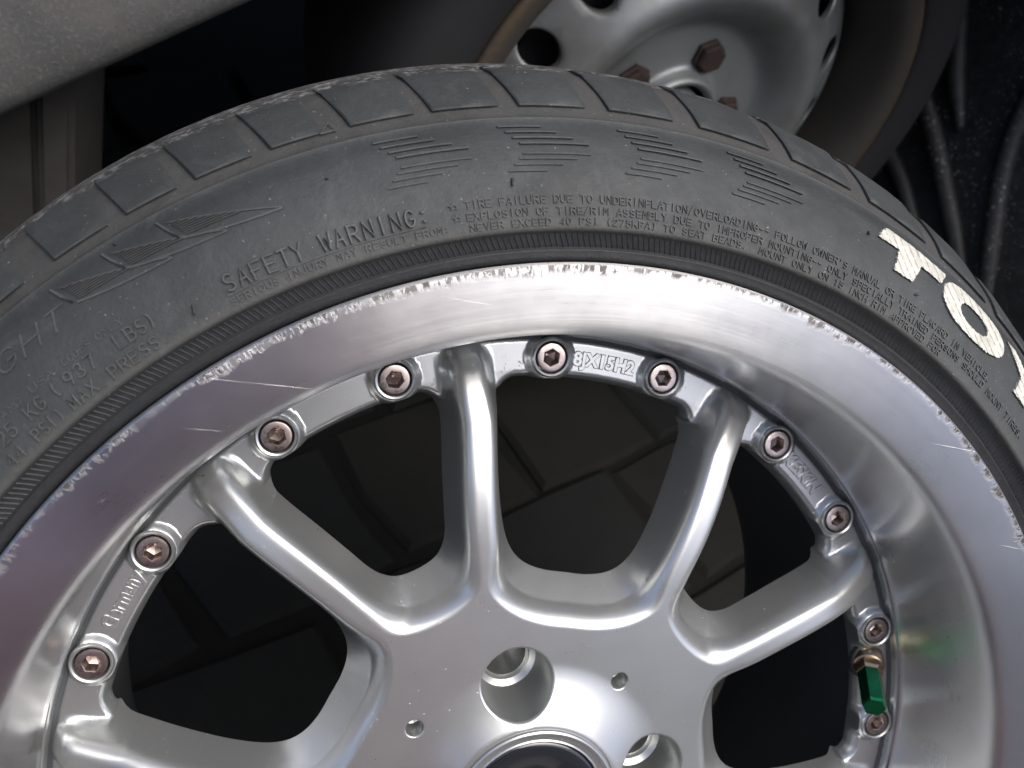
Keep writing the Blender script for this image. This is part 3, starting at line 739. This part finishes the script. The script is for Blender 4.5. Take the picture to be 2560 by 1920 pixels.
def dz(P):
    z = disc_z(np.hypot(P[:, 0], P[:, 1]))
    for x, y in hc_:
        e = np.hypot(P[:, 0] - x, P[:, 1] - y) - RHOLE; z = z - .0016 * np.clip(1 - e / .0022, 0, 1) ** 2
    return z
V = np.c_[DV, dz(DV)]; F = [tuple(t) for t in ccw(DV, DF[kp])]
for x, y in hc_:                                           # turned-in edge of every hole
    k = len(V); P = np.array([(x + RHOLE * math.cos(t), y + RHOLE * math.sin(t)) for t in np.linspace(0, 2 * math.pi, 40, endpoint=False)])
    z = dz(P); V = np.vstack([V, np.c_[P, z], np.c_[P, z - .004]]); F += [(k + i, k + (i + 1) % 40, k + 40 + (i + 1) % 40, k + 40 + i) for i in range(40)]
disc = cput('steel_wheel', autosmooth(mesh('steel_wheel', V, F), 50), M_STEEL)
rimp = spline([(.156, -.030), (.158, -.020), (.160, -.004), (.163, .012), (.168, .024), (.174, .031), (.180, .0335), (.1865, .034), (.1895, .031), (.1895, .026)], 4)
def mat_rimedge():
    b = NB('rim_edge_steel'); r, th, z = b.polar(); n = b.noise(90, 5, .7)
    rust = b.math('MULTIPLY', b.ramp(r, .178, .186), b.ramp(n, .35, .6))
    col = b.mix(rust, (.07, .064, .055), (.11, .08, .05))
    return b.set(Base_Color=col, Metallic=.4, Roughness=.5)
cput('rim_flange', lathe_mesh('rim_flange', rimp, 180), mat_rimedge())
cput('hub_cap', lathe_mesh('hub_cap', spline([(.0235, -.03), (.0235, .012), (.0225, .016), (.019, .0185), (.010, .0195), (.0001, .0195)], 3), 64), M_STEEL)
cput('brake_drum', lathe_mesh('brake_drum', [(.0240, -.012), (.10, -.016), (.125, -.03), (.125, -.06)], 64), M_DARK)
V, F = prism_rows([(.0130, .000), (.0130, .0025), (.0112, .0035), (.0112, .0065), (.0098, .0082)], 6, False)
bm_ = mesh('wheel_bolt', V, F, False)
for k in range(5):
    o = link('wheel_bolt', bm_, M_RUST, disc); a = R(78.1 + 72 * k); o.location = (.05 * math.cos(a), .05 * math.sin(a), 0); o.rotation_euler = (0, 0, random.random())
tp = spline([(.182, -.01), (.187, .020), (.1905, .030), (.195, .033), (.205, .035), (.218, .034), (.230, .027), (.238, .014), (.242, -.005), (.243, -.03), (.243, -.09), (.240, -.13), (.22, -.15), (.19, -.15)], 3)
cput('car_tyre', lathe_mesh('car_tyre', tp, 120), M_CTYRE)

# fender: skin with a rolled edge along the wheel arch
def mat_fender():
    b = NB('dusty_grey_paint'); n = b.noise(22, 6, .7); f = b.noise(420, 4, .75); st = b.noise(160, 4, .7)
    col = b.mix(b.ramp(n, .3, .7), (.085, .087, .083), (.125, .124, .117))
    col = b.mix(b.ramp(f, .52, .82), col, (.22, .216, .205)); col = b.mix(b.ramp(b.noise(700, 2, .5), .66, .72), col, (.05, .048, .045))
    col = b.mix(b.ramp(st, .66, .72), col, (.09, .085, .08))
    col = b.mix(b.math('MULTIPLY', b.ramp(b.noise(11, 4), .6, .75), .25), col, (.25, .14, .11))
    return b.set(Base_Color=col, Roughness=.62, Normal=b.bump(f, .25, .0006))
M_FEN = mat_fender()
cm = cam.matrix_world
def ray_point(u, v, Y):
    d = cm.to_3x3() @ Vector(((u - 1280) / 2252.74, (960 - v) / 2252.74, -1)); o = cm.translation
    return o + d * ((Y - o.y) / d.y)
FA, FB = ray_point(-40, 305, .36), ray_point(660, -18, .36)
fd = (FB - FA).normalized(); fn = Vector((0, -1, 0)); fu = fd.cross(fn); fu = fu if fu.z > 0 else -fu
prof_f = [(.000, .060), (-.004, .030), (-.0045, .012), (-.002, .004), (.002, .000), (.008, -.002), (.02, -.003), (.06, -.002), (.14, .006), (.25, .03), (.34, .08)]     # (up from the edge, into the car)
V = []; F = []; ns = 40
for i in range(ns + 1):
    s = -.55 + 1.35 * i / ns; base = FA + fd * (s + .0) ; bend = -.10 * max(0, s - .22) ** 2 * 6 - .12 * max(0, -s) ** 2
    for (u_, v_) in prof_f: V.append(base + fu * (u_ + bend) - fn * v_)
m_ = len(prof_f)
for i in range(ns):
    for j in range(m_ - 1): F.append((i * m_ + j, i * m_ + j + 1, (i + 1) * m_ + j + 1, (i + 1) * m_ + j))
me = mesh('fender', V, F); o = link('fender', me, M_FEN); o.parent = car; o.matrix_parent_inverse = Matrix.Translation(-car.location)
# lower valance seen dimly below the fender
def slab(name, pts8, mat):
    bm = bmesh.new(); vs = [bm.verts.new(p) for p in pts8]
    for f in ((0, 1, 2, 3), (7, 6, 5, 4), (0, 4, 5, 1), (1, 5, 6, 2), (2, 6, 7, 3), (3, 7, 4, 0)): bm.faces.new([vs[i] for i in f])
    bmesh.ops.recalc_face_normals(bm, faces=bm.faces); bmesh.ops.bevel(bm, geom=bm.edges[:], offset=.004, segments=2, affect='EDGES')
    me = bpy.data.meshes.new(name); bm.to_mesh(me); bm.free(); o = link(name, me, mat); o.parent = car; o.matrix_parent_inverse = Matrix.Translation(-car.location); return o
M_UNDER = NB('brown_grey_underbody'); _n = M_UNDER.noise(25, 5, .7)
M_UNDER = M_UNDER.set(Base_Color=M_UNDER.mix(M_UNDER.ramp(_n, .3, .7), (.045, .041, .037), (.07, .066, .06)), Roughness=.8)  # mottled dark brown-grey for the valance
vb_ = ray_point(140, 400, .42)
x1 = vb_.x
slab('valance', [(x1 - .9, .42, .02), (x1 - .02, .42, .02), (x1 - .02, .56, .02), (x1 - .9, .56, .02), (x1 - .9, .42, .50), (x1 + .0, .42, .50), (x1 + .0, .56, .50), (x1 - .9, .56, .50)], M_UNDER)
slab('valance_flange', [(x1 - .019, .414, .02), (x1 + .002, .414, .02), (x1 + .002, .50, .02), (x1 - .019, .50, .02), (x1 + .001, .414, .50), (x1 + .022, .414, .50), (x1 + .022, .50, .50), (x1 + .001, .50, .50)], M_UNDER)

# wheel-arch liner: black plastic shell round the car wheel, with moulded ribs
def mat_liner():
    b = NB('black_liner_plastic'); n = b.noise(120, 5, .75); sp = b.noise(420, 2, .5); w_ = b.noise(20, 4)
    col = b.mix(b.ramp(n, .35, .7), (.014, .015, .015), (.036, .037, .037))
    fl = b.math('MULTIPLY', b.ramp(sp, .655, .68), b.ramp(w_, .42, .58))
    col = b.mix(fl, col, (.40, .40, .38))
    return b.set(Base_Color=col, Roughness=b.ramp(n, .3, .7, .42, .65), Normal=b.bump(n, .5, .002))
M_LIN = mat_liner()
lc = Vector((.10, 0, .36)); RL = .385; Y0, Y1 = .36, .86
V = []; F = []; na = 64
ang = np.linspace(62, 178, na + 1); ys = [Y0, .42, .5, .58, .66, .75, Y1]
for a in ang:
    for y in ys: V.append((lc.x + (RL + .02 * (y - Y0)) * math.cos(R(a)), y, max(.03, lc.z + RL * math.sin(R(a)))))
for i in range(na):
    for j in range(len(ys) - 1): F.append((i * len(ys) + j, i * len(ys) + j + 1, (i + 1) * len(ys) + j + 1, (i + 1) * len(ys) + j))
k = len(V); V.append((lc.x, Y1, lc.z))
for i in range(na): F.append((i * len(ys) + len(ys) - 1, k, (i + 1) * len(ys) + len(ys) - 1))
o = link('arch_liner', mesh('arch_liner', V, F), M_LIN); o.parent = car; o.matrix_parent_inverse = Matrix.Translation(-car.location)
liner = o
def tube_pts(path, rad, n=10):
    V = []; F = []
    for i, p in enumerate(path):
        d = (path[min(i + 1, len(path) - 1)] - path[max(i - 1, 0)]).normalized(); u = d.orthogonal().normalized() if i == 0 else (u - d * u.dot(d)).normalized(); v = d.cross(u)
        rr = rad * min(1, .35 + 3 * min(i, len(path) - 1 - i) / len(path))
        for k in range(n): t = 2 * math.pi * k / n; V.append(p + u * (rr * math.cos(t)) + v * (rr * math.sin(t)))
    for i in range(len(path) - 1):
        for k in range(n): F.append((i * n + k, i * n + (k + 1) % n, (i + 1) * n + (k + 1) % n, (i + 1) * n + k))
    F += [tuple(range(n))[::-1], tuple(range((len(path) - 1) * n, len(path) * n))]; return V, F
# the rear end of the liner comes round towards the camera: a gently bowed sheet with moulded ribs
LA, LB = Vector((.36, .80, 0)), Vector((.50, .45, 0)); ld = (LB - LA).normalized(); ln = Vector((ld.y, -ld.x, 0)); ln = -ln if ln.x > 0 else ln
def on_liner(u, z, off=0.): return LA + ld * u + ln * (off - .05 * (u - .2) ** 2 + .01 * math.sin(9 * u + 4 * z)) + Vector((0, 0, z))
V = []; F = []; nu, nz = 36, 40
for a in range(nu + 1):
    for b_ in range(nz + 1): V.append(on_liner(-.10 + .72 * a / nu, .02 + .74 * b_ / nz))
for a in range(nu):
    for b_ in range(nz): k = a * (nz + 1) + b_; F.append((k, k + 1, k + nz + 2, k + nz + 1))
pan = link('liner_panel', mesh('liner_panel', V, F), M_LIN); pan.parent = car; pan.matrix_parent_inverse = Matrix.Translation(-car.location)
for pts_, rad in (([(.05, .445), (.081, .417), (.114, .389), (.155, .357), (.203, .325), (.249, .293), (.31, .25), (.40, .19)], .0095), ([(.10, .47), (.126, .441), (.152, .411), (.183, .375), (.217, .345)], .009),
                  ([(.120, .31), (.139, .302), (.168, .291), (.201, .278), (.239, .255), (.283, .224), (.33, .19)], .0085), ([(.235, .45), (.242, .421), (.252, .382), (.269, .345), (.296, .305), (.326, .264), (.37, .21)], .009)):
    P = np.array(spline(pts_, 5)); path = [on_liner(u, z, .001) for u, z in P]
    V, F = tube_pts(path, rad); link('liner_rib', mesh('liner_rib', V, F), M_LIN, pan)

# body side above the arch, out of frame but blocking the sky
slab('body_side', [(-2.2, .345, .72), (2.0, .345, .72), (2.0, 1.9, .72), (-2.2, 1.9, .72), (-2.2, .46, 1.05), (2.0, .46, 1.05), (2.0, 1.9, 1.05), (-2.2, 1.9, 1.05)], M_FEN)

slab('underbody', [(-2.2, .90, .16), (2.0, .90, .16), (2.0, 1.9, .16), (-2.2, 1.9, .16), (-2.2, .90, .715), (2.0, .90, .715), (2.0, 1.9, .715), (-2.2, 1.9, .715)], M_DARK)
slab('sill', [(.62, .37, .16), (2.0, .37, .16), (2.0, .895, .16), (.62, .895, .16), (.62, .37, .715), (2.0, .37, .715), (2.0, .895, .715), (.62, .895, .715)], M_FEN)

# ================================================================== THE PERSON TAKING THE PICTURE (behind the camera, seen only in the metal)
def person():
    root = empty('person', (.16, -.78, 0)); tag(root, 'crouching person in a grey jumper and dusty red trousers, facing the wheel', 'person')
    def skin(name, J, E, mat):
        me = bpy.data.meshes.new(name); me.from_pydata([Vector(j[:3]) - root.location for j in J], E, []); o = link(name, me, mat, root)
        m = o.modifiers.new('skin', 'SKIN'); 
        for v, j in zip(me.skin_vertices[0].data, J): v.radius = (j[3], j[3] * (j[4] if len(j) > 4 else 1))
        me.skin_vertices[0].data[0].use_root = True; m.use_smooth_shade = True; ss = o.modifiers.new('sub', 'SUBSURF'); ss.levels = ss.render_levels = 2; return o
    grey = mat_plain('grey_jumper', (.13, .13, .12), .9); red = mat_plain('dusty_red_cloth', (.72, .42, .47), .85)
    flesh = mat_plain('skin', (.45, .27, .2), .55); hair = mat_plain('dark_hair', (.03, .022, .016), .6)
    body = skin('body', [(.16, -.80, .34, .13), (.16, -.76, .55, .145), (.15, -.70, .78, .16), (.14, -.66, .93, .10), (.13, -.62, 1.0, .058), (.12, -.57, 1.11, .095), (.12, -.56, 1.2, .09)],
                [(i_, i_ + 1) for i_ in range(6)], flesh)
    skin('jumper', [(.16, -.80, .36, .150), (.16, -.76, .55, .160), (.15, -.70, .78, .175), (.14, -.66, .93, .105), (.34, -.68, .86, .07), (.40, -.56, .64, .055), (.24, -.40, .62, .042),
                    (-.04, -.66, .86, .07), (-.16, -.54, .68, .055), (-.14, -.34, .68, .042)], [(0, 1), (1, 2), (2, 3), (2, 4), (4, 5), (5, 6), (2, 7), (7, 8), (8, 9)], grey)
    skin('trousers', [(.16, -.82, .30, .16), (.30, -.62, .42, .10), (.34, -.40, .50, .085), (.35, -.52, .26, .065), (.35, -.60, .09, .055), (.02, -.62, .42, .10), (-.02, -.42, .50, .085), (-.02, -.54, .26, .065), (-.02, -.62, .09, .055)],
         [(0, 1), (1, 2), (2, 3), (3, 4), (0, 5), (5, 6), (6, 7), (7, 8)], red)
    skin('hair', [(.12, -.60, 1.14, .085), (.12, -.585, 1.20, .097), (.12, -.57, 1.245, .07)], [(0, 1), (1, 2)], hair)
    for x in (.35, -.02): skin('shoe', [(x, -.62, .05, .045), (x, -.50, .035, .04), (x, -.40, .03, .03)], [(0, 1), (1, 2)], hair)
    for (hx, hy, hz) in ((.20, -.34, .625), (-.14, -.27, .685)):
        J = [(hx, hy, hz, .02), (hx, hy + .05, hz + .01, .036, .45)]; E_ = [(0, 1)]
        for f_ in range(4):
            b_ = len(J); x_ = hx - .027 + .018 * f_; J += [(x_, hy + .085, hz + .012, .010), (x_, hy + .12 + .006 * (1.5 - abs(f_ - 1.5)), hz, .009), (x_, hy + .125, hz - .025, .008)]; E_ += [(1, b_), (b_, b_ + 1), (b_ + 1, b_ + 2)]
        b_ = len(J); J += [(hx + .04, hy + .05, hz, .011), (hx + .045, hy + .085, hz - .01, .009)]; E_ += [(1, b_), (b_, b_ + 1)]
        skin('hand', J, E_, flesh)
    return root
p_ = person(); p_.location.x -= .24

# rendered wall across the yard, behind the person
def yard_wall():
    root = empty('yard_wall', (1.0, -3.6, 0)); tag(root, 'grey rendered yard wall with stone coping, opposite the car', 'wall')
    def box(name, x0, x1, y0, y1, z0, z1, mat, bv):
        bm = bmesh.new(); bmesh.ops.create_cube(bm, size=1)
        for v in bm.verts: v.co = ((x0 + x1) / 2 + v.co.x * (x1 - x0), (y0 + y1) / 2 + v.co.y * (y1 - y0), (z0 + z1) / 2 + v.co.z * (z1 - z0))
        bmesh.ops.bevel(bm, geom=bm.edges[:], offset=bv, segments=2, affect='EDGES'); me = bpy.data.meshes.new(name); bm.to_mesh(me); bm.free(); return link(name, me, mat, root)
    b = NB('grey_render'); n = b.noise(3, 5, .7); f = b.noise(90, 4, .7)
    m = b.set(Base_Color=b.mix(b.ramp(n, .3, .7), (.44, .42, .38), (.54, .52, .47)), Roughness=.9, Normal=b.bump(f, .4, .003))
    box('wall_body', -6, 7, -.12, .12, 0, 1.6, m, .01)
    for k in range(13): box('coping_stone', -6 + k + .004, -5 + k - .004, -.17, .17, 1.602, 1.68, M_PAVE_C, .012)
M_PAVE_C = mat_plain('coping_stone', (.33, .32, .29), .85)
yard_wall()

# ================================================================== GROUND
def mat_stone(name, c1, c2):
    b = NB(name); n = b.noise(30, 6, .7); f = b.noise(300, 4, .7)
    col = b.mix(b.ramp(n, .3, .7), c1, c2); col = b.mix(b.ramp(f, .55, .75), col, tuple(c * 1.5 for c in c2))
    return b.set(Base_Color=col, Roughness=.85, Specular_IOR_Level=.2, Normal=b.bump(f, .5, .002))
M_ST = [mat_stone('paving_shade_tone_a', (.0056, .0059, .0050), (.0086, .0088, .0076)), mat_stone('paving_shade_tone_b', (.0048, .0056, .0054), (.0076, .0084, .0082))]  # near-black: the shade under wheel and car is put into the stone colour
M_PAVE = mat_stone('pale_paving', (.17, .165, .15), (.24, .235, .215))
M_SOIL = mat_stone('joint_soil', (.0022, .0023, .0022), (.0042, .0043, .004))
bm = bmesh.new(); bmesh.ops.create_grid(bm, x_segments=2, y_segments=2, size=40); me = bpy.data.meshes.new('ground'); bm.to_mesh(me); bm.free()
ground = link('ground', me, M_PAVE); ground['kind'] = 'structure'; ground.location = (0, 0, -.016)
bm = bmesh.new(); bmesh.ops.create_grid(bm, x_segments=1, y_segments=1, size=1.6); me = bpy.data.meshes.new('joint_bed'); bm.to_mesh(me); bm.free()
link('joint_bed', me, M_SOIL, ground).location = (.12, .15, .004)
gs = .155; rot = R(33)
for i in range(-5, 9):
    off = (i % 2) * .5 + random.uniform(-.08, .08)
    for j in range(-6, 9):
        cx, cy = (j + off) * gs * 1.05, i * gs * .92
        X = cx * math.cos(rot) - cy * math.sin(rot) + .05; Y = cx * math.sin(rot) + cy * math.cos(rot) + .25
        if not (-.75 < X < 1.0 and -.7 < Y < 1.0): continue
        bm = bmesh.new(); hw, hh = gs * .5 - .004, gs * .45 - .004; ot = []
        for (sx, sy) in ((-1, -1), (0, -1), (1, -1), (1, 0), (1, 1), (0, 1), (-1, 1), (-1, 0)):
            k = 1 if sx and sy else 1.03
            ot.append(((sx * hw * k) + random.uniform(-.006, .006), (sy * hh * k) + random.uniform(-.006, .006)))
        top = [bm.verts.new((x * .93, y * .93, .004)) for x, y in ot]; mid = [bm.verts.new((x, y, -.002)) for x, y in ot]; bot = [bm.verts.new((x, y, -.03)) for x, y in ot]
        bm.faces.new(top); n8 = 8
        for a, b in ((top, mid), (mid, bot)):
            for q_ in range(n8): bm.faces.new((a[q_], b[q_], b[(q_ + 1) % n8], a[(q_ + 1) % n8]))
        bmesh.ops.recalc_face_normals(bm, faces=bm.faces)
        me = bpy.data.meshes.new('paving_stone'); bm.to_mesh(me); bm.free()
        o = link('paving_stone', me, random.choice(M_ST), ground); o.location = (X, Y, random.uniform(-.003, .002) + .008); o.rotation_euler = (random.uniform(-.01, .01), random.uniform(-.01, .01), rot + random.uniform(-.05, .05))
